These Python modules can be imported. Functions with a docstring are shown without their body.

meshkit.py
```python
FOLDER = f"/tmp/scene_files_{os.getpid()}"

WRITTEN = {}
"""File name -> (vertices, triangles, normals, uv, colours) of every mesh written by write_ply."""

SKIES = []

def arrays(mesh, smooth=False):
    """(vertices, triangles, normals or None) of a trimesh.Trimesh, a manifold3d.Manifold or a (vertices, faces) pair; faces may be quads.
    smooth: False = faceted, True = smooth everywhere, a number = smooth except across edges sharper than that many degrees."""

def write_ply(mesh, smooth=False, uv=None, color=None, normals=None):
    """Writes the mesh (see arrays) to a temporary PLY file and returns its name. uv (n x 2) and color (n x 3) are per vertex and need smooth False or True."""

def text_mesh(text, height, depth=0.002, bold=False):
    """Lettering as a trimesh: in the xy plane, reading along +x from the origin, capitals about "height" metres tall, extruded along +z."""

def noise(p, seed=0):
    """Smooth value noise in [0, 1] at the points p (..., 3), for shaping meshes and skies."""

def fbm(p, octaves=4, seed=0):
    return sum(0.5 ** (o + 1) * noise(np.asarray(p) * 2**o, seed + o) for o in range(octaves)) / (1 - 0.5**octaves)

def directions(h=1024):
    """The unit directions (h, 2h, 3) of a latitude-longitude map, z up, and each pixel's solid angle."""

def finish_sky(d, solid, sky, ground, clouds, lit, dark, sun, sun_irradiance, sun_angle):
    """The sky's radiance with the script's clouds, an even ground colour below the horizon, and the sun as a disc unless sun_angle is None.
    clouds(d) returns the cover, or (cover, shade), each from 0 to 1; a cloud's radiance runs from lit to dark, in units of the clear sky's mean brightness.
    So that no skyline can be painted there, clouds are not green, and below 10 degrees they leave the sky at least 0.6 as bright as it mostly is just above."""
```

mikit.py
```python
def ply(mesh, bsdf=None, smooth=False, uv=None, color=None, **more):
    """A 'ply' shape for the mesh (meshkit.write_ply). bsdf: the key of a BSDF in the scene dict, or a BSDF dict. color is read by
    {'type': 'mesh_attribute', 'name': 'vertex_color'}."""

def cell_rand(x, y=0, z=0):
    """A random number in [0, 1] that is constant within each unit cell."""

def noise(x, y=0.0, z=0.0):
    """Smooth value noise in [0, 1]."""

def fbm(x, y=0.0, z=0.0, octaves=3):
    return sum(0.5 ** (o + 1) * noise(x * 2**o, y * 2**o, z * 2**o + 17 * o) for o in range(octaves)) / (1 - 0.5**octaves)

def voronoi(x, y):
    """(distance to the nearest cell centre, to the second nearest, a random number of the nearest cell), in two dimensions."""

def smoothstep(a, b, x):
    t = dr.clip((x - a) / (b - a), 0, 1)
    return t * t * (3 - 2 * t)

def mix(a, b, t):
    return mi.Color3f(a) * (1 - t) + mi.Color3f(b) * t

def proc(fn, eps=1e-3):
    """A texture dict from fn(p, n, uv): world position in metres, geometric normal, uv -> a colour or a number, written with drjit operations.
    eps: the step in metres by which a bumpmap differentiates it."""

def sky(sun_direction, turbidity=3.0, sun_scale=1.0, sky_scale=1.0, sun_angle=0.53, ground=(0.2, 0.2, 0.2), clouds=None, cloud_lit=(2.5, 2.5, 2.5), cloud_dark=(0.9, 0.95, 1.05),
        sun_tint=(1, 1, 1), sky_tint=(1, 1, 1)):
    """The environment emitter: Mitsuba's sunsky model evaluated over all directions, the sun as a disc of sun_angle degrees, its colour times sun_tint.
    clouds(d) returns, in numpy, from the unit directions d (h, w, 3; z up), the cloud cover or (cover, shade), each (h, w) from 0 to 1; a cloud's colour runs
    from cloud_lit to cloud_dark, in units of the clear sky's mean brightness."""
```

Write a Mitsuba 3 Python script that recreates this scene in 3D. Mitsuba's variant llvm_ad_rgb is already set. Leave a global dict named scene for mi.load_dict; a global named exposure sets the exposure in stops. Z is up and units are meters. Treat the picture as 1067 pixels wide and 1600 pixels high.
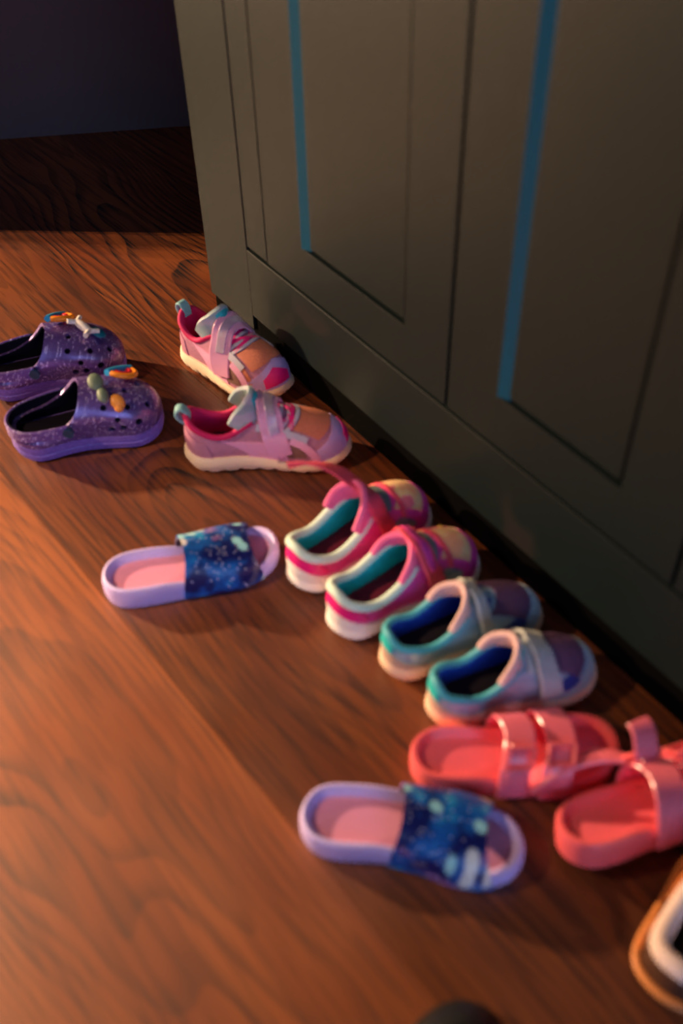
import math, random
import numpy as np, trimesh, drjit as dr, mitsuba as mi, mikit, meshkit
from scipy.interpolate import CubicSpline
from mikit import proc, noise, fbm, voronoi, smoothstep, mix, cell_rand

random.seed(7); np.random.seed(7)
scene, labels = {'type': 'scene'}, {}
T4 = mi.ScalarTransform4f

# ------------------------------------------------------------------ camera
CAM_H, FOC = 0.90, 1555.0
RIGHT = np.array([0.57076641, 0.82084867, -0.02081247])
DOWN = np.array([0.56931829, -0.41387855, -0.71033881])
FWD = np.array([-0.59169451, 0.39358861, -0.70355214])
cam = np.array([0, 0, CAM_H])
scene['camera'] = {
    'type': 'thinlens', 'fov_axis': 'x', 'fov': math.degrees(2 * math.atan(533.5 / FOC)),
    'aperture_radius': 0.0078, 'focus_distance': 1.72, 'near_clip': 0.02, 'far_clip': 30.0,
    'to_world': T4().look_at(origin=cam.tolist(), target=(cam + FWD).tolist(), up=(-DOWN).tolist())}
exposure = 0.0

# ------------------------------------------------------------------ lights
# the warm bulbs of a low lamp to the left: an added wall edge beside it shades the far end of the floor
def spots(name, at, target, power, n, r, cutoff, beam):
    for k in range(n):
        a = 2 * math.pi * k / n
        o = np.array(at) + r * np.array([math.cos(a), -math.sin(a) * .6, math.sin(a) * .8])
        scene[f'{name}_{k:03d}'] = {'type': 'spot', 'to_world': T4().look_at(origin=o.tolist(), target=list(target), up=[0, 0, 1]),
                                    'intensity': {'type': 'rgb', 'value': [c * power / n for c in (1.0, 0.64, 0.38)]},
                                    'cutoff_angle': cutoff, 'beam_width': beam}
spots('warm_bulb', (-2.67, -0.72, 0.80), (-0.80, 0.20, 0.0), 30.0, 5, 0.035, 44.0, 20.0)
# an unseen spot added on the left brightens a pool on the boards
spots('added_pool_spot', (-1.25, -0.95, 1.50), (-0.80, -0.02, 0.0), 14.5, 4, 0.04, 21.0, 3.0)
WIN = [0.34, 0.50, 0.95]          # blue light of the glowing panel added in the unseen window
WIN_POWER = 2.9
FILL = 0.14

# ------------------------------------------------------------------ materials
def rgb(c): return {'type': 'rgb', 'value': [float(x) for x in c]}
def mat(name, color, rough=0.6, spec=0.5, metallic=0.0, clearcoat=0.0, sheen=0.0, bump=None):
    base = color if isinstance(color, dict) else rgb(color)
    b = {'type': 'principled', 'base_color': base, 'roughness': rough, 'specular': spec, 'metallic': metallic}
    if clearcoat: b.update(clearcoat=clearcoat, clearcoat_gloss=0.9)
    if sheen: b.update(sheen=sheen)
    if bump: b = {'type': 'bumpmap', 'arbitrary': bump[0], 'scale': bump[1], 'bsdf': b}
    scene[name] = {'type': 'twosided', 'bsdf': b}
    return name

def S255(r, g, b): return [((v / 255) / 12.92 if v < 10 else ((v / 255 + .055) / 1.055) ** 2.4) for v in (r, g, b)]

PA = math.radians(3.5)             # the planks run almost along the cabinet
PW, PO = 0.316, -0.391             # plank width and the offset of one seam
def plank_coords(p):
    u = p.x * math.cos(PA) + p.y * math.sin(PA)
    v = -p.x * math.sin(PA) + p.y * math.cos(PA)
    return u, v
def wood_parts(p):
    u, v = plank_coords(p)
    k = dr.floor((v - PO) / PW)
    r1, r2 = cell_rand(k, 3, 1), cell_rand(k, 5, 2)
    a = u + 7.3 * r1
    t = (v - PO) / PW - k - 0.25 - 0.5 * r2
    warp = fbm(a * 1.6, v * 5.0, k, 3) - 0.5
    ring = t * t * 2.2 + 0.9 * warp + 0.55 * noise(a * 0.9, k, 2.0) + .12 * a * (r1 - .5)
    band = ring * 15.0
    f = band - dr.floor(band)
    line = smoothstep(0.35, 0.95, f) * (1 - smoothstep(0.95, 1.0, f))
    amt = smoothstep(0.25, 0.7, noise(a * 2.1, v * 9.0, 5.0))
    fine = fbm(a * 14.0, v * 330.0, 1.0, 2)
    blot = fbm(a * 4.0, v * 16.0, 9.0, 3)
    return r1, line * (0.45 + 0.55 * amt), fine, blot
def wood(p, n, uv):
    r1, line, fine, blot = wood_parts(p)
    c = mix((0.270, 0.070, 0.011), (0.180, 0.038, 0.006), smoothstep(.3, .72, blot))
    c = mix(c, mi.Color3f(0.040, 0.010, 0.004), 0.75 * line + .45 * smoothstep(.48, .70, fine))
    u, v = plank_coords(p)
    k = dr.floor((v - PO) / PW)
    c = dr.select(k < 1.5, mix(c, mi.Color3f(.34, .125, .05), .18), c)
    return c * dr.select(k < 1.5, 1.12, dr.select(k < 2.5, .66, .92))  # plank tones differ, with dimmer light on the right put into the colour
def wood_rough(p, n, uv):
    return 0.42 + 0.12 * fbm(p.x * 9, p.y * 9, 2.0, 2)
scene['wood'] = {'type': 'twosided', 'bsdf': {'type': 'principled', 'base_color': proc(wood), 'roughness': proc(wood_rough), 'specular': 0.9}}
mat('subfloor', (0.03, 0.012, 0.006), .9)
def paint_fn(p, n, uv):
    w = fbm(p.x * 8, p.z * 8, p.y * 8, 3)
    scuff = smoothstep(.62, .8, fbm(p.x * 11 + 3, p.z * 14, 4.0, 3)) * smoothstep(.19, .10, p.z)
    return mix(mix((0.0062, 0.0136, 0.0134), (0.0074, 0.0146, 0.0134), w), (0.030, 0.024, 0.022), .6 * scuff)
mat('cabinet_paint', proc(paint_fn), .48, .28)
mat('blue_light_tint', (0.004, 0.115, 0.185), .40, .4)  # blue light falling on the door reveals, put into the base colour
mat('gap_dark', (0.008, 0.016, 0.019), .8)
mat('plinth_black', (0.002, 0.002, 0.002), 1.0, .05)
mat('wall_paint', (0.105, 0.080, 0.080), .85)
mat('wall_light', (0.30, 0.26, 0.25), .85)
mat('pane', (0.6, 0.6, 0.6), .5)

# ------------------------------------------------------------------ helpers
def numbered(key):
    if key not in scene and key not in labels: return key
    i = 1
    while f'{key}_{i:03d}' in scene or f'{key}_{i:03d}' in labels: i += 1
    return f'{key}_{i:03d}'

class Thing:
    """A thing: the key its parts start with, and where it stands."""
    def __init__(self, name, label, cat, M=None, mirror=False, group=None, kind=None):
        self.key = numbered(name); self.M = np.eye(4) if M is None else M; self.mirror = mirror
        labels[self.key] = {'label': label, 'category': cat}
        if group: labels[self.key]['group'] = group
    def part(self, name, mesh, m, smooth=40, label=None, sub=None, seen=True):
        key = numbered((sub or self.key) + '__' + name)
        mesh = mesh.copy()
        if self.mirror:
            mesh.vertices[:, 1] *= -1; mesh.faces = mesh.faces[:, ::-1]
        mesh.apply_transform(self.M)
        scene[key] = mikit.ply(mesh, m, smooth=smooth)
        if label: labels[key] = {'label': label}
        return key

def struct(name, mesh, m, label=None, smooth=False):
    key = numbered(name)
    scene[key] = mikit.ply(mesh, m, smooth=smooth)
    if '__' not in key: labels[key] = {'kind': 'structure', 'label': label or name.replace('_', ' ')}
    return key

def box(x0, x1, y0, y1, z0, z1, bevel=0.0):
    e = np.array([x1 - x0, y1 - y0, z1 - z0], float); c = np.array([x0 + x1, y0 + y1, z0 + z1]) / 2
    if not bevel:
        m = trimesh.creation.box(e)
    else:
        pts = []
        for sx in (-1, 1):
            for sy in (-1, 1):
                for sz in (-1, 1):
                    h = e / 2 - bevel
                    for k in range(3):
                        o = np.array([sx, sy, sz]) * h; o[k] += [sx, sy, sz][k] * bevel; pts.append(o)
        m = trimesh.convex.convex_hull(np.array(pts))
    m.apply_translation(c); return m

def grid(P, wrap_u=False, cap0=False, cap1=False):
    """P (nu, nv, 3) -> mesh; wrap_u closes it in u; caps close the ends in v (loops over u)."""
    nu, nv = P.shape[:2]
    idx = np.arange(nu * nv).reshape(nu, nv); V = P.reshape(-1, 3); F = []
    ui = range(nu if wrap_u else nu - 1)
    i = np.array(list(ui)); j = np.arange(nv - 1)
    I, J = np.meshgrid(i, j, indexing='ij'); I2 = (I + 1) % nu
    a, b, c, d = idx[I, J], idx[I2, J], idx[I2, J + 1], idx[I, J + 1]
    F = [np.stack([a, b, c], -1).reshape(-1, 3), np.stack([a, c, d], -1).reshape(-1, 3)]
    V = list(V)
    for cap, jj, flip in ((cap0, 0, True), (cap1, nv - 1, False)):
        if cap:
            V.append(P[:, jj].mean(0)); k = len(V) - 1
            tri = np.array([[idx[q, jj], idx[(q + 1) % nu, jj], k] for q in range(nu)])
            F.append(tri[:, ::-1] if flip else tri)
    m = trimesh.Trimesh(np.array(V), np.vstack(F), process=False)
    return m

def close_curve(pts, n):
    """closed spline through the points, starting at the first, resampled to n points."""
    p = np.array(pts, float); p = np.vstack([p, p[:1]])
    t = np.r_[0, np.cumsum(np.sqrt(np.linalg.norm(np.diff(p, axis=0), axis=1)))]
    cs = CubicSpline(t, p, bc_type='periodic')
    q = cs(np.linspace(0, t[-1], 1600)); s = np.r_[0, np.cumsum(np.linalg.norm(np.diff(q, axis=0), axis=1))]
    return q, s

def open_curve(pts, n):
    p = np.array(pts, float)
    t = np.r_[0, np.cumsum(np.sqrt(np.linalg.norm(np.diff(p, axis=0), axis=1)))]
    q = CubicSpline(t, p)(np.linspace(0, t[-1], 400)); s = np.r_[0, np.cumsum(np.linalg.norm(np.diff(q, axis=0), axis=1))]
    f = np.linspace(0, s[-1], n)
    return np.stack([np.interp(f, s, q[:, k]) for k in range(q.shape[1])], -1)

NT = 144
def halves(q, s, heel):
    """resample a closed curve so that parameter 0 is its first point and 0.5 the point nearest to `heel`."""
    k = int(np.argmin(np.linalg.norm(q[:, :2] - np.asarray(heel)[:2], axis=1)))
    f = np.r_[np.linspace(0, s[k], NT // 2, endpoint=False), np.linspace(s[k], s[-1], NT // 2, endpoint=False)]
    return np.stack([np.interp(f, s, q[:, j]) for j in range(q.shape[1])], -1)

def foot_outline(L, W, heel=1.0, toe=1.0):
    """right foot seen from above: heel at the origin, toe at x = L, the inner side towards +y."""
    c = [(1, .06), (.985, .24), (.93, .40 * toe), (.82, .50 * toe), (.68, .49), (.5, .38), (.33, .34 * heel), (.16, .36 * heel), (.05, .26 * heel),
         (0, 0), (.05, -.27 * heel), (.16, -.37 * heel), (.36, -.40 * heel), (.55, -.47), (.70, -.50), (.83, -.44 * toe), (.93, -.30 * toe), (.985, -.11)]
    q, s = close_curve([(x * L, y * W) for x, y in c], NT)
    return halves(q, s, (0, 0))

def normals2(O):
    t = np.roll(O, -1, 0) - np.roll(O, 1, 0); n = np.stack([t[:, 1], -t[:, 0]], -1)
    n /= np.linalg.norm(n, axis=1, keepdims=True); return n
def inset(O, d): return O - normals2(O) * d
def sm(a, b, x):
    t = np.clip((x - a) / (b - a), 0, 1); return t * t * (3 - 2 * t)

def ring_mesh(rings, cap0=True, cap1=True):
    return grid(np.stack(rings, 1), wrap_u=True, cap0=cap0, cap1=cap1)

def ribbon(pts, wdir, width, thick, n=36, ends=True, taper=None, r=0.35):
    """a flat band along pts; its width points along wdir."""
    p = open_curve(pts, n) if len(pts) < n else np.asarray(pts)
    t = np.gradient(p, axis=0); t /= np.linalg.norm(t, axis=1, keepdims=True)
    w = np.broadcast_to(np.asarray(wdir, float), p.shape).copy()
    w -= (w * t).sum(1, keepdims=True) * t; w /= np.linalg.norm(w, axis=1, keepdims=True)
    nn = np.cross(t, w)
    sec = []
    a, b, e = width / 2, thick / 2, min(thick * r, width * .3)
    for (x, y) in ((a, -b + e), (a, b - e), (a - e, b), (-a + e, b), (-a, b - e), (-a, -b + e), (-a + e, -b), (a - e, -b)): sec.append((x, y))
    k = np.ones(len(p)) if taper is None else np.interp(np.linspace(0, 1, len(p)), np.linspace(0, 1, len(taper)), taper)
    P = np.stack([p + w * (x * k)[:, None] + nn * y for x, y in sec], 0)
    m = grid(P, wrap_u=True, cap0=True, cap1=True); m.fix_normals(); return m

def tube(pts, r, closed=False, n=60, sides=10, flat=1.0):
    p = np.asarray(pts, float)
    if len(p) < n and not closed: p = open_curve(p, n)
    t = (np.roll(p, -1, 0) - np.roll(p, 1, 0)) if closed else np.gradient(p, axis=0)
    t /= np.linalg.norm(t, axis=1, keepdims=True)
    up = np.array([0, 0, 1.0]); a = np.cross(t, up); bad = np.linalg.norm(a, axis=1) < .05; a[bad] = [1, 0, 0]
    a /= np.linalg.norm(a, axis=1, keepdims=True); b = np.cross(a, t)
    rr = np.broadcast_to(r, (len(p),))[:, None]
    P = np.stack([p + rr * (math.cos(q) * a + flat * math.sin(q) * b) for q in np.linspace(0, 2 * math.pi, sides, endpoint=False)], 0)
    if closed: P = np.concatenate([P, P[:, :1]], 1)
    m = grid(P, wrap_u=True, cap0=not closed, cap1=not closed); m.fix_normals(); return m

def blob(center, radii, sub=2, rot=None):
    m = trimesh.creation.icosphere(subdivisions=sub); m.apply_scale(radii)
    if rot is not None: m.apply_transform(trimesh.transformations.rotation_matrix(rot[0], rot[1]))
    m.apply_translation(center); return m

def place(heel, toe, roll=0.0, z=0.0, pitch=0.0):
    h, t = np.array(heel, float), np.array(toe, float); a = math.atan2(*(t - h)[::-1])
    R = trimesh.transformations.rotation_matrix
    M = R(a, [0, 0, 1]) @ R(pitch, [0, 1, 0]) @ R(roll, [1, 0, 0]); M[:3, 3] = [h[0], h[1], z]
    return M

class Surf:
    """the upper of a shoe: from its outline on the sole up to the rim of its opening; theta 0 toe, .25 inner side, .5 heel, .75 outer side."""
    def __init__(self, O, R, a, bulge, b, c):
        self.O, self.R, self.a, self.bulge, self.b, self.c = O, R, a, bulge, b, c
        self.n2 = normals2(O[:, :2])
    def _at(self, A, th):
        x = (np.asarray(th) % 1.0) * NT; i = np.floor(x).astype(int) % NT; f = (x - np.floor(x))
        if A.ndim == 2: f = f[..., None]
        return A[i] * (1 - f) + A[(i + 1) % NT] * f
    def p(self, th, w):
        th, w = np.broadcast_arrays(np.asarray(th, float), np.asarray(w, float)); w = w[..., None]
        O, R, n = self._at(self.O, th), self._at(self.R, th), self._at(self.n2, th)
        a, bl, b, c = (self._at(x, th)[..., None] for x in (self.a, self.bulge, self.b, self.c))
        H = (O - R) * [1, 1, 0]; n3 = np.concatenate([n, 0 * n[..., :1]], -1); z = np.array([0, 0, 1.0])
        C1 = O + z * a + n3 * bl; C2 = R + b * H - z * c
        return (1 - w) ** 3 * O + 3 * (1 - w) ** 2 * w * C1 + 3 * (1 - w) * w * w * C2 + w ** 3 * R
    def n(self, th, w):
        e = 1e-3; w = np.clip(w, 0.002, .998)
        du = self.p(th + e, w) - self.p(th - e, w); dv = self.p(th, w + e) - self.p(th, w - e)
        v = np.cross(du, dv); return v / (np.linalg.norm(v, axis=-1, keepdims=True) + 1e-12)
    def off(self, th, w, d): return self.p(th, w) + self.n(th, w) * d
    def sheet(self, d, w0=0.0, w1=1.0, nw=22):
        th = np.arange(NT) / NT; w = np.linspace(w0, w1, nw)
        TH, W = np.meshgrid(th, w, indexing='ij'); return self.off(TH, W, d)
    def shell(self, d_out, d_in, w0=0.0, w1=1.0, nw=22):
        P = np.concatenate([self.sheet(d_out, w0, w1, nw), self.sheet(d_in, w0, w1, nw)[:, ::-1]], 1)
        P = np.concatenate([P, P[:, :1]], 1)
        m = grid(P, wrap_u=True); m.merge_vertices(); m.fix_normals(); return m
    def panel(self, t0, t1, lo, hi, d=0.0014, nt=26, nw=10):
        th = np.linspace(t0, t1, nt); f = np.linspace(0, 1, nw)
        lo = lo if callable(lo) else (lambda x, v=lo: v + 0 * x); hi = hi if callable(hi) else (lambda x, v=hi: v + 0 * x)
        s = np.linspace(0, 1, nt)
        W = lo(s)[:, None] * (1 - f) + hi(s)[:, None] * f; TH = np.broadcast_to(th[:, None], W.shape)
        top, bot = self.off(TH, W, d), self.off(TH, W, -.0012)
        P = np.concatenate([bot[:, :1], top, bot[:, -1:]], 1)
        P = np.concatenate([np.concatenate([bot[:1, :1], bot[:1], bot[:1, -1:]], 1), P, np.concatenate([bot[-1:, :1], bot[-1:], bot[-1:, -1:]], 1)], 0)
        m = grid(P); return m
    def line(self, pts, d): 
        q = open_curve(pts, 40); return self.off(q[:, 0], q[:, 1], d), self.n(q[:, 0], q[:, 1])
    def band(self, pts, width, thick=.002, d=.0015):
        """a strip lying on the surface along (theta, w) points."""
        p, n = self.line(pts, d)
        t = np.gradient(p, axis=0); w = np.cross(n, t)
        return ribbon(p, w, width, thick, n=len(p))

def build_sole(O, hh, ht, spring, flare=.003, bottom_in=.007, notch=0.0, L=1.0):
    x = O[:, 0] / L
    lift = spring * np.clip((x - .72) / .28, 0, 1) ** 2 + .005 * np.clip((.10 - x) / .10, 0, 1) ** 1.5
    h = hh + (ht - hh) * sm(.25, .75, x)
    nz = notch * (np.sin(np.arange(NT) / NT * 2 * math.pi * 22) > .55)
    def ring(d, z): return np.c_[inset(O, d), z]
    rings = [ring(bottom_in, lift), ring(.0015, lift + .0025 + nz), ring(-.0005, lift + .006 + nz * 1.0), ring(-flare, lift + h * .55), ring(-flare * .7, lift + h * .85), ring(-flare * .2, lift + h), ring(.006, lift + h)]
    m = ring_mesh(rings); m.fix_normals(); return m, lift + h

# ------------------------------------------------------------------ the room
def floor_boards():
    key = numbered('floor'); labels[key] = {'kind': 'structure', 'label': 'dark oiled oak plank floor with strong cathedral grain'}
    scene[key] = mikit.ply(box(-4.7, 2.3, -2.7, 1.4, -0.03, -0.012), 'subfloor')
    c, s = math.cos(PA), math.sin(PA)
    ends = {-3: [-5, -2.1, .3, 2.5], -2: [-5, -1.0, 1.4, 2.5], -1: [-5, -2.6, .6, 2.6], 0: [-5.0, -2.9, .05, 2.6], 1: [-5, -3.1, .9, 2.6], 2: [-5, -2.75, .75, 2.6], 3: [-5, -2.4, 0.4, 2.6]}
    for k in range(-8, 7):
        e = ends.get(k, [-5, -3.3 + .37 * (k % 4), -1.2 + .37 * (k % 4), 1.0 + .3 * (k % 3), 2.6])
        for a, b in zip(e[:-1], e[1:]):
            v0, v1 = PO + k * PW + .0003, PO + (k + 1) * PW - .0003
            m = box(a + .0003, b - .0003, v0, v1, -0.0125, 0.0)
            m.apply_transform(np.array([[c, -s, 0, 0], [s, c, 0, 0], [0, 0, 1, 0], [0, 0, 0, 1.0]]))
            cen = m.bounds.mean(0)
            if not (-4.9 < cen[0] < 2.4 and -2.9 < cen[1] < 1.5): continue
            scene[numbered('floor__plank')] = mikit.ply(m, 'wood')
floor_boards()
struct('wall_back', box(-4.8, 2.4, 1.34, 1.40, -0.03, 2.6), 'wall_paint', 'dark wall behind the cabinet')
ang = math.atan2(.285, .152)
fw = box(-3.6, .85, 0.0, .08, -0.03, 2.6); c_, s_ = math.cos(ang), math.sin(ang)
fw.apply_transform(np.array([[c_, -s_, 0, -2.055], [s_, c_, 0, .63], [0, 0, 1, 0], [0, 0, 0, 1.0]]))
struct('far_slab', fw, 'wall_paint', 'dark violet slab standing at the far end of the floor')  # dark upright slab set at an angle across the far floor
struct('wall_left', box(-4.8, 2.4, -2.8, -2.7, -0.03, 2.6), 'wall_light', 'pale wall on the left')
struct('wall_right', box(2.3, 2.4, -2.8, 1.40, -0.03, 2.6), 'wall_light', 'pale wall on the right')
struct('ceiling', box(-4.8, 2.4, -2.8, 1.40, 2.6, 2.7), 'wall_light', 'pale ceiling')
# unseen wall end, added so that its edge shades the far floor
pw = box(-.45, 0, 0.0, .06, 0, 2.6); pw.apply_transform(trimesh.transformations.rotation_matrix(math.radians(135), [0, 0, 1])); pw.apply_translation([-2.21, -.19, 0])
pw.apply_translation(-(pw.vertices[np.argmax(pw.vertices[:, 0])] * [1, 1, 0]) + np.array([-2.21, -.19, 0]))
struct('added_partition', pw, 'wall_paint', 'unseen partition wall end added to shade the floor')

def window():
    key = 'window_1'
    x = 2.295
    fr = trimesh.util.concatenate([box(x - .04, x, -1.95, -1.88, .25, 2.15), box(x - .04, x, .28, .35, .25, 2.15), box(x - .04, x, -1.95, .35, .22, .29), box(x - .04, x, -1.95, .35, 2.11, 2.18), box(x - .03, x, -.82, -.78, .25, 2.15)])
    struct(key, fr, 'wall_light', 'unseen window with an added glowing panel')
    b = trimesh.Trimesh([[x - .012, -1.88, .29], [x - .012, .28, .29], [x - .012, .28, 2.11], [x - .012, -1.88, 2.11]], [[0, 2, 1], [0, 3, 2]], process=False)
    d = mikit.ply(b, 'pane'); d['emitter'] = {'type': 'area', 'radiance': rgb([c * WIN_POWER for c in WIN])}
    scene[key + '__glow_panel'] = d
window()

# ------------------------------------------------------------------ the cabinet
CY0, CK, CZ = 0.6056, 0.939, 0.055      # its front, the size of its units, the height of its black plinth
def cabinet():
    M = np.diag([CK, CK, CK, 1.0]); M[:3, 3] = [0, CY0, CZ]
    t = Thing('cabinet', 'tall dark grey green cabinet with panelled doors, behind the row of shoes', 'cabinet', M)
    y = 0.0
    t.part('body', box(-1.352, 1.3, .024, .62, 0.002, 2.2), 'gap_dark', smooth=False)
    t.part('plinth', box(-1.350, 1.3, .006, .60, -CZ / CK, 0.0, .001), 'plinth_black', smooth=False, label='black plinth')
    t.part('end_stile', box(-1.354, -1.2118, .0010, .03, -.030, 2.2, .0015), 'cabinet_paint', smooth=False)
    t.part('hinge_stile', box(-1.2105, -1.1515, .0015, .03, 0.1225, 2.2, .0015), 'cabinet_paint', smooth=False)
    t.part('base_rail', box(-1.2105, 1.3, 0, .03, 0.0, 0.1175, .0004), 'cabinet_paint', smooth=False)
    edges = [-1.147, -.7275, -.3635, .055, .475]
    for x0, x1 in zip(edges[:-1], edges[1:]):
        z0, z1 = .1240, 2.1; w = .100 if x0 < -1 else .086; x1 -= .0055
        dk = t.part('door', box(x0 + .001, x1 - .001, y + .012, y + .022, z0, z1), 'gap_dark', smooth=False)
        zi = .194; xi0, xi1 = x0 + w, x1 - .084
        for nm, b in (('stile', box(x0, xi0, y, y + .0125, z0, z1, .0002)), ('stile', box(xi1, x1, y, y + .0125, z0, z1, .0002)), ('rail', box(xi0, xi1, y, y + .0125, z0, zi, .0002)), ('rail', box(xi0, xi1, y, y + .0125, z1 - .09, z1, .0005)),
                      ('panel', box(xi0 + .003, xi1 - .0065, y + .0045, y + .0125, zi + .0040, z1 - .0935, .0008))):
            t.part(nm, b, 'cabinet_paint', smooth=False, sub=dk)
        # hinge-side moulding of each panel, sloping, blue light put into its colour
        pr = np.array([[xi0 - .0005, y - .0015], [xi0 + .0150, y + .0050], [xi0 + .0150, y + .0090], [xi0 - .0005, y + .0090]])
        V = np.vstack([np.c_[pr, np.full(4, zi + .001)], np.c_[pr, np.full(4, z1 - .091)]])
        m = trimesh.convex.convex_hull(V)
        t.part('moulding', m, 'blue_light_tint', smooth=False, sub=dk, label='narrow moulding with blue light in its colour')
cabinet()

# ------------------------------------------------------------------ shoe colours
def speckle(base, other, scale, lo=.45, hi=.7):
    def fn(p, n, uv): return mix(base, other, smoothstep(lo, hi, fbm(p.x * scale, p.y * scale, p.z * scale, 3)))
    return proc(fn)
def weave(base, other, scale=900):
    def fn(p, n, uv): return mix(base, other, noise(p.x * scale, p.y * scale, p.z * scale))
    return proc(fn)
P_ = S255
mat('pink_mesh', weave(P_(205, 140, 165), P_(160, 110, 135)), .6)
mat('pink_shine', P_(235, 170, 205), .35, .6)
mat('silver_pink', speckle(P_(225, 195, 220), P_(240, 225, 235), 60), .28, .7, metallic=.35)
mat('magenta_lining', P_(205, 20, 95), .7, sheen=.5)
mat('dark_lining', P_(70, 15, 40), .85)
mat('tongue_grey', speckle(P_(160, 185, 185), P_(190, 190, 200), 80), .6)
mat('teal_patch', P_(45, 190, 195), .5)
mat('cream_sole', P_(245, 225, 190), .6)
mat('lace_grey', P_(190, 190, 205), .5)
mat('hot_pink', P_(240, 25, 130), .5)
mat('peach_mesh', weave(P_(225, 140, 105), P_(190, 105, 80)), .65)
mat('taupe_mesh', weave(P_(150, 110, 95), P_(110, 80, 75)), .65)
mat('lavender_rubber', P_(195, 170, 225), .35, .6)
mat('loop_teal', P_(130, 185, 190), .6)
mat('button', P_(245, 240, 225), .2, .8, clearcoat=.5)

mat('white_rubber', P_(255, 250, 240), .45)
mat('magenta_shine', P_(235, 70, 170), .4, .6)
mat('mint_lining', P_(215, 245, 230), .7)
mat('teal_lining', P_(20, 195, 215), .7, sheen=.3)
mat('wine_insole', P_(120, 20, 50), .8)
mat('rose_tongue', P_(245, 110, 165), .5)
mat('coral_strap', P_(245, 85, 110), .5)
mat('silver_grey', speckle(P_(130, 150, 150), P_(170, 185, 180), 90), .3, .6, metallic=.4)
def sunset(p, n, uv):
    f = fbm(p.x * 45, p.y * 45, p.z * 45, 3)
    return mix(mix((1.0, .48, .26), (1.0, .70, .34), smoothstep(.4, .55, f)), mi.Color3f(.95, .22, .30), smoothstep(.60, .68, f))
mat('sunset_mesh', proc(sunset), .55)
mat('gold_dot', P_(240, 200, 80), .3, .6)
mat('orange_dot', P_(240, 150, 40), .5)

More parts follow.
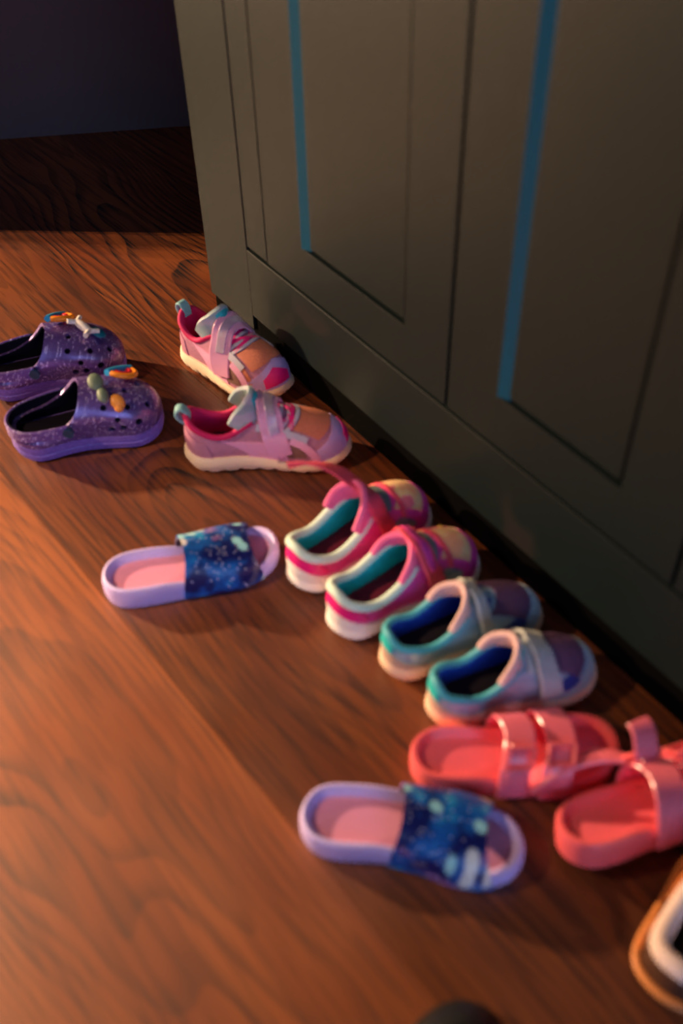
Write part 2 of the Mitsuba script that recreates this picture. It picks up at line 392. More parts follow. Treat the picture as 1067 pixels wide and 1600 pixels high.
mat('ice_blue', speckle(P_(150, 185, 205), P_(175, 200, 215), 60), .32, .6, metallic=.25)
mat('ice_teal', P_(75, 180, 195), .5)
mat('navy_lining', P_(28, 75, 190), .7, sheen=.3)
mat('black_insole', P_(24, 18, 24), .85)
mat('peach_lining', P_(235, 195, 190), .65)
mat('bright_teal', P_(20, 195, 190), .45)
mat('stone_strap', P_(200, 205, 200), .45)
mat('tongue_green', P_(60, 120, 100), .6)
mat('plum_mesh', weave(P_(120, 80, 115), P_(85, 60, 95)), .65)
mat('navy_patch', P_(40, 65, 150), .5)
mat('pale_bumper', P_(175, 200, 205), .45)
mat('peach_sole', P_(250, 215, 180), .55)
mat('tan_heel', P_(200, 170, 150), .6)

def glitter(p, n, uv):
    d1, d2, r = voronoi(p.x * 700 + p.z * 311, p.y * 700 - p.z * 477)
    s = smoothstep(.86, .97, r)
    return mix(mix((.105, .052, .25), (.16, .085, .35), noise(p.x * 420, p.y * 420, p.z * 420)), (.72, .60, .95), s)
mat('purple_glitter', proc(glitter), .27, .8, metallic=.35, clearcoat=.9)
mat('violet_sole', speckle(P_(120, 95, 190), P_(145, 120, 210), 500), .45)
mat('purple_strap', proc(glitter), .35, .6)
mat('inner_shade_violet', P_(14, 9, 26), .85, .2)  # shade inside the clogs put into the colour
mat('hole_dark', P_(10, 6, 16), .9)
mat('rivet', P_(15, 60, 90), .35, .6)
mat('rain_orange', P_(250, 150, 40), .4); mat('rain_red', P_(200, 30, 50), .4); mat('rain_blue', P_(50, 170, 225), .4)
mat('charm_white', P_(240, 235, 225), .4); mat('charm_green', P_(110, 130, 110), .5); mat('charm_orange', P_(250, 165, 70), .4); mat('charm_teal', P_(20, 110, 140), .4)

mat('lilac_foam', P_(205, 190, 250), .5)
mat('rose_bed', P_(228, 150, 185), .55)
def galaxy(p, n, uv):
    x, y, z = p.x * 1.0, p.y * 1.0, p.z * 1.0
    f = fbm(x * 38, y * 38, z * 38 + 5, 4); g = fbm(x * 30 + 9, y * 30, z * 30, 3)
    c = mix((.008, .014, .13), (.010, .12, .50), smoothstep(.40, .60, f))
    c = mix(c, mi.Color3f(.03, .38, .75), smoothstep(.58, .72, f) * .8)
    c = mix(c, mi.Color3f(.42, .20, .52), smoothstep(.60, .72, g))
    d1, d2, r = voronoi(x * 48 + z * 17, y * 48 - z * 29)
    c = mix(c, mix((.95, .92, .85), (.35, .85, .92), smoothstep(.75, .9, r)), smoothstep(.40, .22, d1) * smoothstep(.62, .66, r))
    d1, d2, r = voronoi(x * 260, y * 260 + z * 130)
    return mix(c, mi.Color3f(.8, .85, .95), smoothstep(.25, .1, d1) * smoothstep(.8, .82, r))
mat('galaxy_print', proc(galaxy), .32, .35, clearcoat=.15)
mat('dark_backing', P_(25, 22, 45), .7)

mat('coral_foam', P_(250, 105, 110), .38, .6)
mat('coral_bed', P_(250, 110, 125), .42)
mat('coral_strap_foam', P_(240, 115, 135), .3, .7, clearcoat=.3)
mat('coral_dark', P_(150, 45, 60), .5)

def suede(p, n, uv):
    return mix((.060, .022, .010), (.10, .036, .014), fbm(p.x * 60, p.y * 60, p.z * 60, 3))
mat('brown_suede', proc(suede), .7, .4)
mat('tan_welt', P_(235, 150, 80), .45)
mat('tan_cord', P_(230, 130, 55), .45)
mat('cream_fleece', P_(250, 225, 210), .8, sheen=.6)
mat('black_inside', P_(18, 14, 18), .9)
mat('black_leather', (.006, .008, .008), .45)

# ------------------------------------------------------------------ sneakers
def sneaker(name, label, group, heel, toe, inner_left, style, z=0.0, roll=0.0):
    """inner_left: the inner side of the foot lies to the left of heel -> toe (a right shoe)."""
    t = Thing(name, label, 'shoe', place(heel, toe, roll, z), mirror=not inner_left, group=group)
    st = dict(W=.078, hh=.026, ht=.018, spring=.010, xt=.50, zt=.083, zs=.056, zh=.078, toebox=.046, notch=.0, wr=.30)
    st.update(style); L = float(np.linalg.norm(np.array(toe) - np.array(heel))); W = st['W']
    O2 = foot_outline(L, W, toe=st.get('toe_w', 1.0))
    sole, ztop = build_sole(O2, st['hh'], st['ht'], st['spring'], flare=.004, notch=st['notch'], L=L)
    t.part('sole', sole, st['m_sole'])
    O = np.c_[inset(O2, .0025), ztop - .003]
    zt, zs, zh, xt, wr = st['zt'], st['zs'], st['zh'], st['xt'] * L, st['wr'] * W
    q, s = close_curve([(xt, 0, zt), (xt - .035 * L, .62 * wr, zt - .006), (xt - .11 * L, wr * .98, (zt + zs) / 2 + .002), (.25 * L, wr * 1.02, zs), (.12 * L, wr * .95, zs + .006), (.045 * L, wr * .6, zh - .006), (.025 * L, 0, zh),
                        (.045 * L, -wr * .6, zh - .006), (.12 * L, -wr * .95, zs + .006), (.25 * L, -wr * 1.02, zs), (xt - .11 * L, -wr * .98, (zt + zs) / 2 + .002), (xt - .035 * L, -.62 * wr, zt - .006)], NT)
    R = halves(q, s, (.025 * L, 0))
    th = np.arange(NT) / NT; front = np.clip((np.cos(2 * math.pi * th)), 0, 1) ** .7
    hgt = R[:, 2] - O[:, 2]
    S = Surf(O, R, a=front * st['toebox'] * .95 + (1 - front) * hgt * .5, bulge=.004 + 0 * th, b=.30 + .14 * front, c=hgt * (.40 - .22 * front))
    t.part('upper', S.shell(0.0, -.0022), st['m_upper'])
    t.part('lining', S.shell(-.0030, -.0050, .03, .985), st['m_lining'])
    ins = ring_mesh([np.c_[inset(O2, .006), ztop + .001], np.c_[inset(O2, .008), ztop + .003]]); ins.fix_normals()
    t.part('insole', ins, st['m_insole'])
    # padded collar round the opening
    g = np.linspace(st.get('col0', .10), 1 - st.get('col0', .10), 90)
    cp = S._at(R, g) + np.c_[np.zeros((90, 2)), np.full(90, -.0005)]
    t.part('collar', tube(cp, st.get('col_r', .0042), n=90), st['m_collar'], smooth=True)
    # tongue: a padded arch standing along the front of the opening
    al = math.radians(st.get('t_ang', 62)); tw = st.get('t_h', .024); tg = st.get('t_th', .14)
    d = np.array([-math.cos(al), 0, math.sin(al)]); nn = np.array([d[2], 0, -d[0]])
    g = np.linspace(-tg, tg, 44); tp = S._at(R, g) + d * (tw / 2 - .006) - nn * .002
    tp[:, 2] -= .006 * np.abs(g / tg) ** 3
    tk = t.part('tongue', ribbon(tp, d, tw, st.get('t_thick', .0075), n=44, taper=[.45, .8, .95, 1, .95, .8, .45], r=.45), st['m_tongue'])
    if 'm_tpatch' in st:
        lo, hi = st.get('patch', (12, 33))
        t.part('tongue_patch', ribbon(tp[lo:hi] + nn * (st.get('t_thick', .0075) / 2) + d * .003, d, tw * .5, .0022, n=hi - lo), st['m_tpatch'], sub=tk)
    # overlays
    for nm, m, args in st.get('panels', []): t.part(nm, S.panel(*args), m)
    for nm, m, pts, wd in st.get('bands', []): t.part(nm, S.band(pts, wd), m)
    # hook-and-loop strap over the instep
    if 'strap' in st:
        a = st['strap']; xs, za, wd = a['x'] * L, a['z'], a['w']
        th_, w_ = np.meshgrid(np.arange(600) / 600, np.linspace(.02, 1, 90), indexing='ij'); F = S.p(th_, w_).reshape(-1, 3)
        lean = a.get('lean', .55); zlo = a.get('z0', .034); ztop = a.get('z1', zt - .012)
        def flank(sg):
            out = []
            for z in np.linspace(zlo, ztop, 5):
                x0 = xs - lean * (z - zlo); q = F[(np.abs(F[:, 0] - x0) < .006) & (np.abs(F[:, 2] - z) < .004) & (F[:, 1] * sg > 0)]
                if len(q): out.append(np.array([x0, sg * (np.abs(q[:, 1]).max() + .0028), z]))
            return out
        side, oth = flank(1), flank(-1); xa = xs - lean * (za - zlo)
        apex = [np.array([xa + .002, side[-1][1] * .55, za - .004]), np.array([xa, 0, za]), np.array([xa + .002, oth[-1][1] * .55, za - .004])]
        wv = [.86, 0, -.5]
        if not a.get('open'):
            pts = side + apex + oth[::-1]
            k = t.part('strap', ribbon(pts, wv, wd, .004, n=60), a['m'])
            if 'm2' in a:
                p = open_curve(pts, 60)[12:48]; p = p + np.array([.0015, 0, .0020]) + np.array([0, 1, 0]) * np.sign(p[:, 1:2]) * .0016 * np.minimum(1, np.abs(p[:, 1:2]) / .02)
                t.part('strap_stripe', ribbon(p, wv, wd * .42, .0015, n=36), a['m2'], sub=k)
        else:
            pts = side + apex[:2] + [np.array(q) for q in a['open']]
            t.part('strap', ribbon(pts, wv, wd, .004, n=60), a['m'])
    if 'loop' in st:
        c = R[NT // 2]; k = st['loop']
        lp = [c + np.array(q) for q in ((.004, 0, -.010), (.001, 0, .004), (-.006, 0, .0085), (-.0115, 0, .003), (-.0085, 0, -.007), (-.002, 0, -.013))]
        t.part('pull_loop', ribbon(lp, [0, 1, 0], .015, .0042, n=40), k)
    for nm, m, th_, w_, r in st.get('dots', []):
        c = S.off(th_, w_, .001); t.part(nm, blob(c, (r, r, r * .6)), m)
    return t

def tri(a, b, c): return lambda s: np.interp(s, [0, .5, 1], [a, b, c])

STYLE_A = dict(W=.080, hh=.027, ht=.019, spring=.011, notch=.0022, xt=.49, zt=.088, zs=.060, zh=.084, toebox=.047,
    m_sole='cream_sole', m_upper='pink_mesh', m_lining='magenta_lining', m_insole='dark_lining', m_collar='magenta_lining', m_tongue='tongue_grey', m_tpatch='teal_patch',
    t_ang=66, t_h=.040, t_th=.17, patch=(16, 40), loop='loop_teal',
    panels=[('toe_cap', 'lavender_rubber', (-.135, .135, 0.02, tri(.16, .40, .16))), ('toe_edge', 'hot_pink', (-.065, .025, .06, tri(.18, .30, .18), .0024)),
            ('toe_mesh', 'peach_mesh', (-.085, .085, tri(.34, .40, .34), tri(.64, .68, .64), .0012)),
            ('side_overlay', 'pink_shine', (.20, .30, tri(.05, .05, .05), tri(.6, .8, .9))), ('side_overlay', 'pink_shine', (.70, .80, .05, tri(.9, .8, .6))),
            ('side_mesh', 'taupe_mesh', (.145, .195, .12, .5)), ('side_mesh', 'taupe_mesh', (.805, .855, .12, .5)),
            ('side_mesh', 'peach_mesh', (.868, .90, .10, .62)),
            ('heel_counter', 'pink_mesh', (.40, .60, .04, tri(.5, .75, .5)))],
    bands=[('lace', 'lace_grey', [(-.10, q - .05), (-.05, q - .01), (0, q), (.05, q - .01), (.10, q - .05)], .0055) for q in (.70, .77, .84, .91)]
         + [('lace_stripe', 'hot_pink', [(-.085, .665), (-.03, .73), (.03, .76), (.085, .78)], .0065), ('lace_stripe', 'hot_pink', [(.085, .66), (.03, .735), (-.03, .80), (-.085, .83)], .0065),
            ('lace_stripe', 'hot_pink', [(-.085, .80), (0, .87), (.085, .89)], .006),
            ('eyestay', 'lace_grey', [(.105, .40), (.112, .62), (.125, .90)], .010), ('eyestay', 'lace_grey', [(.895, .40), (.888, .62), (.875, .90)], .010),
            ('side_tab', 'pink_shine', [(.875, .06), (.872, .30), (.868, .50)], .011), ('side_tab', 'pink_shine', [(.125, .06), (.128, .30), (.132, .50)], .011)],
    strap=dict(x=.58, z=.098, lean=.22, w=.032, m='pink_shine', m2='silver_pink'),
    dots=[('button', 'button', .165, .58, .0052), ('button', 'button', .835, .58, .0052)])
A1 = sneaker('sneaker', 'pink and silver child sneaker, nearer of its pair, seen side-on right of the purple clogs', 'pair of pink and silver sneakers', (-.960, .392), (-.846, .578), False, STYLE_A)
A2 = sneaker('sneaker', 'farther pink and silver child sneaker, closest to the left end of the cabinet', 'pair of pink and silver sneakers', (-1.178, .512), (-.992, .566), True, STYLE_A)

STYLE_B = dict(W=.080, hh=.022, ht=.018, spring=.012, xt=.56, zt=.088, zs=.052, zh=.072, toebox=.050, wr=.33, col_r=.0055,
    m_sole='white_rubber', m_upper='magenta_shine', m_lining='teal_lining', m_insole='wine_insole', m_collar='mint_lining', m_tongue='rose_tongue',
    t_ang=70, t_h=.024, t_th=.17, t_thick=.008,
    panels=[('heel_cup', 'white_rubber', (.37, .63, 0.0, tri(.10, .54, .10), .0035)), ('heel_band', 'hot_pink', (.395, .605, tri(.38, .50, .38), .90, .0042)),
            ('toe_mesh', 'sunset_mesh', (-.085, .085, tri(.22, .42, .22), .70, .0014)), ('toe_edge', 'magenta_shine', (-.14, .14, .02, tri(.2, .38, .2), .0016)),
            ('vamp_panel', 'silver_grey', (-.09, .09, tri(.74, .80, .74), .98, .0016)), ('side_panel', 'silver_grey', (.82, .885, .12, .55, .0014)), ('side_panel', 'silver_grey', (.115, .18, .12, .55, .0014)),
            ('side_overlay', 'mint_lining', (.68, .76, .35, .98, .0012))],
    bands=[('edge_line', 'coral_strap', [(-.11, .50), (-.06, .66), (0, .735), (.06, .66), (.11, .50)], .007)],
    dots=[])
B1 = dict(STYLE_B, t_h=.036, strap=dict(x=.60, z=.104, lean=.22, w=.024, m='coral_strap', open=[0]))
STYLE_C = dict(STYLE_B, strap=dict(x=.61, z=.100, lean=.18, w=.024, m='coral_strap', m2='magenta_shine'), dots=[('stud', 'gold_dot', -.045, .5, .003), ('heel_dot', 'orange_dot', .60, .05, .005)])
B1['strap']['open'] = [(.090, -.024, .121), (.070, -.046, .130), (.047, -.064, .128)]
sneaker('sneaker', 'magenta child sneaker with white heel cup and its strap standing open, left of its mate', 'pair of magenta sneakers', (-.681, .383), (-.696, .582), False, B1)
sneaker('sneaker', 'magenta child sneaker with white heel cup and its strap closed, next to the blue sneakers', 'pair of magenta sneakers', (-.598, .382), (-.596, .578), False, STYLE_C)

STYLE_D = dict(W=.073, hh=.025, ht=.017, spring=.010, xt=.52, zt=.082, zs=.050, zh=.066, toebox=.042, wr=.33, col_r=.0045,
    m_sole='peach_sole', m_upper='ice_blue', m_lining='navy_lining', m_insole='black_insole', m_collar='ice_teal', m_tongue='peach_lining',
    t_ang=76, t_h=.026, t_th=.17, t_thick=.007, patch=(12, 38),
    panels=[('heel_cup', 'tan_heel', (.38, .62, 0.0, tri(.1, .55, .1), .0028)), ('heel_tab', 'bright_teal', (.47, .565, .56, .92, .0042)),
            ('toe_mesh', 'plum_mesh', (-.095, .095, tri(.30, .40, .30), .74, .0014)), ('toe_bumper', 'pale_bumper', (-.15, .15, .02, tri(.16, .36, .16), .0016)),
            ('vamp_patch', 'navy_patch', (-.085, -.03, .80, .90, .0014)), ('vamp_patch', 'navy_patch', (.03, .085, .80, .90, .0014)),
            ('side_patch', 'navy_patch', (.855, .905, .10, .42, .0014)), ('side_patch', 'navy_patch', (.095, .145, .10, .42, .0014)),
            ('side_overlay', 'ice_teal', (.62, .72, .45, .97, .0014))],
    bands=[('lace', 'stone_strap', [(-.11, .84), (-.05, .92), (0, .945), (.05, .92), (.11, .84)], .010), ('toe_line', 'peach_lining', [(-.12, .50), (-.10, .62), (-.085, .78)], .006)],
    dots=[])
STYLE_E = dict(STYLE_D, m_tpatch='bright_teal', strap=dict(x=.645, z=.084, lean=.12, w=.026, m='stone_strap'))
STYLE_D2 = dict(STYLE_D, m_tpatch='tongue_green', strap=dict(x=.57, z=.092, lean=.10, w=.016, m='stone_strap'))
sneaker('sneaker', 'pale blue child sneaker with navy lining, beside the closed magenta sneaker', 'pair of pale blue sneakers', (-.521, .397), (-.490, .586), False, STYLE_D2)
sneaker('sneaker', 'pale blue child sneaker with a bright teal tongue patch, beside the coral sandal', 'pair of pale blue sneakers', (-.445, .400), (-.397, .580), False, STYLE_E)

# ------------------------------------------------------------------ slides
def slide(label, heel, toe, inner_left):
    t = Thing('slide_sandal', label, 'sandal', place(heel, toe), mirror=not inner_left, group='pair of lilac slides')
    L, W = .214, .084
    O = foot_outline(L, W, heel=1.12, toe=1.0); x = O[:, 0] / L
    rim = .030 - .011 * sm(.30, .62, x) + .007 * sm(.78, 1.0, x); bed = .020 - .006 * sm(.25, .6, x) + .003 * sm(.8, 1, x)
    R = lambda d, z: np.c_[inset(O, d), z + 0 * x]
    m = ring_mesh([R(.006, 0), R(.001, .002), R(-.0005, rim * .35), R(.0, rim * .8), R(.0018, rim), R(.0045, rim + .0012), R(.0075, rim - .0005), R(.0105, bed + .003), R(.0125, bed), R(.016, bed - .002)]); m.fix_normals()
    t.part('sole', m, 'lilac_foam')
    b = ring_mesh([R(.0095, bed + .0015), R(.012, bed + .0012), R(.020, bed), R(.030, bed - .001)]); b.fix_normals()
    t.part('footbed', b, 'rose_bed')
    nx, na = 16, 40
    def arch(off):
        P = np.zeros((nx, na, 3))
        for i, u in enumerate(np.linspace(0, 1, nx)):
            for j, a in enumerate(np.linspace(0, math.pi, na)):
                xx = L * (.465 + .365 * u) - .012 * math.sin(a) * (1 - u) * 0 - .010 * (1 - math.sin(a)) * (1 - 2 * u) * 1.0
                yl = np.interp(xx / L, x[:NT // 2][::-1], O[:NT // 2, 1][::-1]); yr = np.interp(xx / L, x[NT // 2:], O[NT // 2:, 1])
                c, h = (yl + yr) / 2, (yl - yr) / 2 + .0030 + off
                zt = .058 - .016 * u
                ca, sa = math.cos(a), math.sin(a)
                P[i, j] = (xx, c + h * np.sign(ca) * abs(ca) ** .75, .006 + (zt - .006 + off) * sa ** .72)
        return P
    A, B = arch(.0), arch(-.0032)
    P = np.concatenate([A, B[::-1]], 0); m = grid(P, wrap_u=True, cap0=True, cap1=True); m.fix_normals()
    k = t.part('strap', m, 'galaxy_print')
    C, D = arch(-.0034), arch(-.0050)
    m = grid(np.concatenate([C, D[::-1]], 0)[:, 1:-1], wrap_u=True, cap0=True, cap1=True); m.fix_normals()
    t.part('strap_lining', m, 'dark_backing', sub=k)
slide('lilac slide with a galaxy print strap lying alone left of the magenta sneakers', (-.808, .196), (-.742, .390), True)
slide('lilac slide with a galaxy print strap lying in front of the coral sandals', (-.424, .224), (-.283, .372), False)

# ------------------------------------------------------------------ clogs
def clog(label, heel, toe, inner_left, charms):
    t = Thing('clog', label, 'shoe', place(heel, toe), mirror=not inner_left, group='pair of purple clogs')
    L, W = .208, .092
    O2 = foot_outline(L, W, heel=1.08, toe=1.08); x = O2[:, 0] / L
    lift = .007 * np.clip((x - .75) / .25, 0, 1) ** 2 + .010 * np.clip((.16 - x) / .16, 0, 1) ** 1.4
    h = .026 + .0 * x
    R = lambda d, z: np.c_[inset(O2, d), z]
    sole = ring_mesh([R(.008, lift), R(.002, lift + .003), R(0, lift + h * .45), R(.0012, lift + h * .52), R(.0002, lift + h * .60), R(0, lift + h * .95), R(.003, lift + h), R(.010, lift + h)]); sole.fix_normals()
    t.part('sole', sole, 'violet_sole')
    zt = lift + h
    O = np.c_[inset(O2, .0008), zt - .003]
    q, s = close_curve([(.50 * L, 0, .094), (.485 * L, .20 * W, .090), (.44 * L, .36 * W, .072), (.36 * L, .405 * W, .054), (.22 * L, .37 * W, .043), (.09 * L, .28 * W, .044), (.03 * L, 0, .047),
                        (.09 * L, -.28 * W, .044), (.22 * L, -.39 * W, .043), (.36 * L, -.43 * W, .054), (.44 * L, -.38 * W, .072), (.485 * L, -.21 * W, .090)], NT)
    Rm = halves(q, s, (.03 * L, 0))
    th = np.arange(NT) / NT; front = np.clip(np.cos(2 * math.pi * th), 0, 1) ** .6; hgt = Rm[:, 2] - O[:, 2]
    S = Surf(O, Rm, a=front * .044 + (1 - front) * hgt * .5, bulge=.006 * front + .002, b=.36 + .12 * front, c=hgt * (.30 - .18 * front))
    shell = S.shell(0, -.0048, 0.0, 1.0, 26)
    holes = [(-.035, .60), (.035, .60), (-.09, .50), (.09, .50), (-.05, .78), (.05, .78), (-.11, .72), (.11, .72), (0, .48), (-.145, .42), (.145, .42), (-.02, .33), (-.075, .30), (.06, .32), (-.115, .22), (.115, .22), (-.155, .20), (.16, .2), (-.185, .22), (.19, .22)]
    try:
        import manifold3d as m3
        man = m3.Manifold(m3.Mesh(np.asarray(shell.vertices, np.float32), np.asarray(shell.faces, np.uint32)))
        cuts = []
        for a, w in holes:
            p, n = S.p(a, w), S.n(a, w); r = .0042 if w > .3 else .0048
            c = trimesh.creation.cylinder(r, .018, sections=18)
            c.apply_transform(trimesh.geometry.align_vectors([0, 0, 1], n)); c.apply_translation(p)
            cuts.append(m3.Manifold(m3.Mesh(np.asarray(c.vertices, np.float32), np.asarray(c.faces, np.uint32))))
        res = man - m3.Manifold.batch_boolean(cuts, m3.OpType.Add)
        if res.num_tri() < 1000: raise ValueError('empty')
        mm = res.to_mesh(); shell = trimesh.Trimesh(mm.vert_properties[:, :3], mm.tri_verts, process=False)
    except Exception as e:
        print('clog boolean failed', e)
    t.part('upper', shell, 'purple_glitter')
    ins = ring_mesh([np.c_[inset(O2, .006), zt - .001], np.c_[inset(O2, .010), zt + .001]]); ins.fix_normals()
    t.part('insole', ins, 'inner_shade_violet')
    t.part('lining', S.shell(-.0052, -.0064, .02, .985), 'inner_shade_violet')  # dark inner sheet added, its colour stands for the shade inside
    # heel strap, folded back
    g = np.linspace(.205, .795, 60); p = S._at(Rm, g); f = np.sin(np.linspace(0, math.pi, 60))
    p[:, 2] = .049 - .001 * f ** 2; n = S._at(S.n2, g); p[:, :2] += n * (.0045 + .001 * f[:, None]); p[:, 0] -= .001 * f ** 3
    t.part('heel_strap', ribbon(p, [0, 0, 1], .019, .004, n=60, taper=[1.15, .9, 1.0, .9, 1.15]), 'purple_strap')
    t.part('strap_lining', ribbon(p - np.c_[n, np.zeros(60)] * .0028, [0, 0, 1], .017, .0014, n=60, taper=[1.15, .9, 1.0, .9, 1.15]), 'inner_shade_violet')  # dark inner band added, shade within the strap put into its colour
    for k in (0, -1):
        nn = np.append(n[k], 0); c = trimesh.creation.cylinder(.0075, .004, sections=24); c.apply_transform(trimesh.geometry.align_vectors([0, 0, 1], nn)); c.apply_translation(p[k] + nn * .003)
        t.part('rivet', c, 'rivet')
    for kind, a, w, rot in charms:
        p, n = S.p(a, w), S.n(a, w); Rm_ = trimesh.geometry.align_vectors([0, 0, 1], n) @ trimesh.transformations.rotation_matrix(rot, [0, 0, 1])
        def put(nm, m, mt, sub=None):
            m = m.copy(); m.apply_scale(1.5); m.apply_transform(Rm_); m.apply_translation(p + n * .002); return t.part(nm, m, mt, sub=sub)
        if kind == 'rainbow':
            arc = lambda r: [(r * math.cos(q), r * math.sin(q), .004) for q in np.linspace(0, math.pi, 9)]
            k = put('rainbow_charm', tube(arc(.0125), .0026, n=24), 'rain_orange')
            put('arc', tube(arc(.0078), .0026, n=24), 'rain_red', k); put('arc', tube([(-.015, -.003, .004), (0, -.0045, .0045), (.015, -.003, .004)], .0032, n=16), 'rain_blue', k)
        elif kind == 'figure':
            parts = [blob((0, 0, .005), (.012, .0045, .004)), tube([(-.008, 0, .005), (-.013, .008, .006)], .0026, n=8), tube([(.008, 0, .005), (.012, .009, .006)], .0026, n=8), tube([(-.008, 0, .005), (-.012, -.008, .004)], .0026, n=8), tube([(.008, 0, .005), (.013, -.008, .004)], .0026, n=8)]
            put('white_charm', trimesh.util.concatenate(parts), 'charm_white'); put('charm_base', blob((.012, -.008, .002), (.009, .006, .002)), 'charm_teal')
        elif kind == 'green':
            put('green_charm', trimesh.util.concatenate([blob((-.006, .002, .004), (.009, .007, .004)), blob((.009, -.001, .004), (.008, .005, .004))]), 'charm_green')
        elif kind == 'orange':
            put('orange_charm', trimesh.util.concatenate([blob((0, 0, .004), (.0075, .006, .004)), blob((.005, .003, .004), (.004, .004, .004))]), 'charm_orange')
clog('nearer purple glitter clog with a rainbow, a grey green and an orange charm', (-1.116, .206), (-1.062, .392), False, [('rainbow', -.035, .60, -.4), ('green', .045, .82, 1.2), ('orange', .085, .62, .3)])
clog('farther purple glitter clog with a white figure charm, partly outside the frame', (-1.268, .222), (-1.208, .410), False, [('figure', .02, .66, .8), ('rainbow', -.05, .84, -.6)])

# ------------------------------------------------------------------ coral sandals
def coral_sandal(label, M, inner_left, tail=False, flap=0.0):
    t = Thing('two_strap_sandal', label, 'sandal', M, mirror=not inner_left, group='pair of coral sandals')
    L, W = .212, .084
    O = foot_outline(L, W, heel=1.06, toe=1.02); x = O[:, 0] / L
    rim = .030 - .007 * sm(.25, .5, x) + .004 * sm(.75, 1.0, x); bed = .019 - .004 * sm(.25, .55, x)
    R = lambda d, z: np.c_[inset(O, d), z + 0 * x]
    m = ring_mesh([R(.003, 0), R(.0005, .002), R(0, rim * .5), R(.0002, rim * .9), R(.0022, rim + .0008), R(.006, rim + .001), R(.009, rim - .002), R(.0125, bed + .003), R(.016, bed), R(.022, bed - .003)]); m.fix_normals()
    t.part('sole', m, 'coral_foam')
    b = ring_mesh([R(.0125, bed + .0032), R(.016, bed + .0012), R(.024, bed), R(.034, bed - .0005)]); b.fix_normals()
    t.part('footbed', b, 'coral_bed')
    for i, (xc, wd, zt) in enumerate(((.50, .030, .062), (.695, .030, .052))):
        xx = xc * L
        yl = np.interp(xc, x[:NT // 2][::-1], O[:NT // 2, 1][::-1]); yr = np.interp(xc, x[NT // 2:], O[NT // 2:, 1]); c, h = (yl + yr) / 2, (yl - yr) / 2 + .0022
        pts = [(xx - .010 * abs(math.cos(a)), c + h * np.sign(math.cos(a)) * abs(math.cos(a)) ** .72, .008 + (zt - .008) * math.sin(a) ** .8) for a in np.linspace(0, math.pi, 23)]
        k = t.part('strap', ribbon(pts, [1, 0, 0], wd, .0042, n=60), 'coral_strap_foam')
        # buckle plate and the strap's loose end on the outer part of the instep
        q = open_curve(pts, 60)[35:53]; nn = np.array([0, -.5, .85])
        t.part('strap_end', ribbon(q + nn * .0040, [1, 0, 0], wd * .62, .0035, n=18), 'coral_strap_foam', sub=k)
        cq, tq = q[4], q[6] - q[4]; tq /= np.linalg.norm(tq); nq = np.cross([1, 0, 0], tq); nq *= np.sign(nq[2]); w2, l2 = wd * .42, .010
        loop = [cq + np.array([sx * w2, 0, 0]) + tq * sl * l2 + nq * .008 for sx, sl in ((-1, -1), (1, -1), (1, 1), (-1, 1))]
        fr = [tube([loop[e], (loop[e] + loop[(e + 1) % 4]) / 2, loop[(e + 1) % 4]], .0024, n=8, sides=8) for e in range(4)]
        t.part('buckle', trimesh.util.concatenate(fr), 'coral_foam', sub=k)
        if flap and i == 0:
            tp = q[2]; t.part('loose_end', ribbon([tp, tp + np.array([0, -.004, .014]), tp + np.array([.002, -.012, .026]), tp + np.array([.002, -.024, .030])], [1, 0, 0], wd * .8, .004, n=24), 'coral_strap_foam', sub=k)
        if tail and i == 0:
            # an unfastened strap hanging out sideways towards its mate
            t.part('loose_strap', ribbon([np.array(p) for p in tail], [0, .92, .38], .030, .006, n=24), 'coral_strap_foam', sub=k)
    return t
coral_sandal('coral two strap sandal lying flat between the pale blue sneaker and a slide', place((-.411, .347), (-.303, .519)), True)
coral_sandal('coral two strap sandal lying tilted with a loose strap, cut off by the right edge', place((-.254, .402), (-.194, .592), roll=math.radians(-15), z=.0125), False, flap=1.0, tail=[(.092, -.036, .050), (.070, -.052, .050), (.036, -.060, .044), (.004, -.066, .026)])

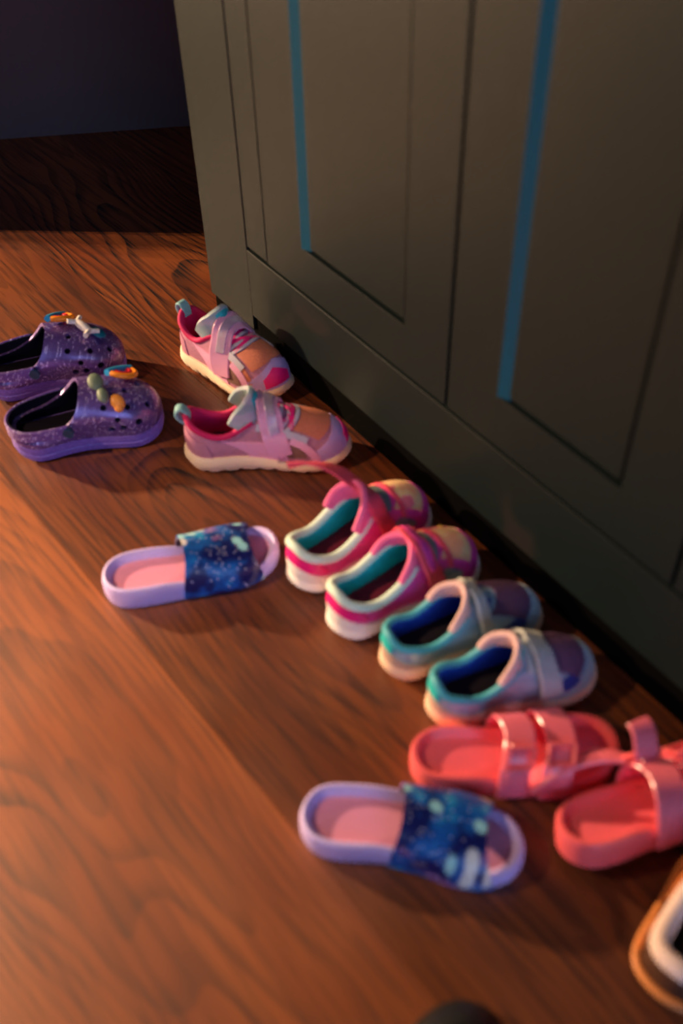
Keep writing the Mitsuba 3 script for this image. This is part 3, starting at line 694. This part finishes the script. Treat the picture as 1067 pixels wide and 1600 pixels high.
# ------------------------------------------------------------------ brown slipper at the corner, black shoe at the bottom edge
def slipper():
    t = Thing('slipper', 'dark brown slipper shoe with tan welt and pale fleece lining at the right edge', 'shoe', place((-.110, .381), (-.146, .545)), mirror=True)
    L, W = .172, .086
    O2 = foot_outline(L, W, heel=1.1)
    sole, zt = build_sole(O2, .016, .014, .006, L=L); t.part('sole', sole, 'brown_suede')
    g = np.arange(NT)
    t.part('welt', tube(np.c_[inset(O2, -.0015), zt + .001], .0042, closed=True, flat=.8), 'tan_welt', smooth=True)
    O = np.c_[inset(O2, .003), zt - .002]
    q, s = close_curve([(.58 * L, 0, .066), (.53 * L, .22 * W, .062), (.40 * L, .29 * W, .050), (.22 * L, .28 * W, .046), (.10 * L, .2 * W, .052), (.07 * L, 0, .056), (.10 * L, -.2 * W, .052), (.22 * L, -.28 * W, .046), (.40 * L, -.29 * W, .050), (.53 * L, -.22 * W, .062)], NT)
    R = halves(q, s, (.07 * L, 0)); th = np.arange(NT) / NT; fr = np.clip(np.cos(2 * math.pi * th), 0, 1); hg = R[:, 2] - O[:, 2]
    S = Surf(O, R, a=fr * .036 + (1 - fr) * hg * .6, bulge=.004 + 0 * th, b=.45 + 0 * th, c=hg * .25)
    t.part('upper', S.shell(0, -.003), 'brown_suede')
    t.part('lining', S.shell(-.0035, -.006, .05, .99), 'black_inside')
    t.part('fleece_collar', tube(S.sheet(.0, .95, .96, 2)[:, 0] + [0, 0, .001], .0085, closed=True), 'cream_fleece', smooth=True)
    ins = ring_mesh([np.c_[inset(O2, .006), zt + .001], np.c_[inset(O2, .010), zt + .003]]); ins.fix_normals(); t.part('insole', ins, 'black_inside')
    for a, b in ((.74, .80), (.70, .86), (.755, .765)):
        pass
    t.part('cord', S.band([(.60, .10), (.66, .45), (.72, .78)], .004), 'tan_cord'); t.part('cord', S.band([(.72, .30), (.80, .55), (.90, .75), (1.0, .82)], .006), 'tan_cord')
    t.part('cord', S.band([(.74, .10), (.82, .35), (.90, .52), (1.0, .60)], .006), 'tan_cord')
slipper()
def black_shoe():
    t = Thing('black_shoe', 'rounded toe of a black shoe just showing at the bottom edge', 'shoe', place((-.098, .018), (-.177, .258)))
    L, W = .25, .10
    O2 = foot_outline(L, W); sole, zt = build_sole(O2, .022, .018, .008, L=L); t.part('sole', sole, 'black_leather')
    O = np.c_[inset(O2, .003), zt - .002]
    q, s = close_curve([(.5 * L, 0, .085), (.4 * L, .3 * W, .075), (.15 * L, .28 * W, .07), (.03 * L, 0, .08), (.15 * L, -.28 * W, .07), (.4 * L, -.3 * W, .075)], NT)
    R = halves(q, s, (.03 * L, 0)); th = np.arange(NT) / NT; fr = np.clip(np.cos(2 * math.pi * th), 0, 1); hg = R[:, 2] - O[:, 2]
    S = Surf(O, R, a=fr * .05 + (1 - fr) * hg * .5, bulge=.003 + 0 * th, b=.40 + 0 * th, c=hg * .25)
    t.part('upper', S.shell(0, -.003), 'black_leather')
    ins = ring_mesh([np.c_[inset(O2, .006), zt + .001], np.c_[inset(O2, .010), zt + .003]]); ins.fix_normals(); t.part('insole', ins, 'black_inside')
black_shoe()
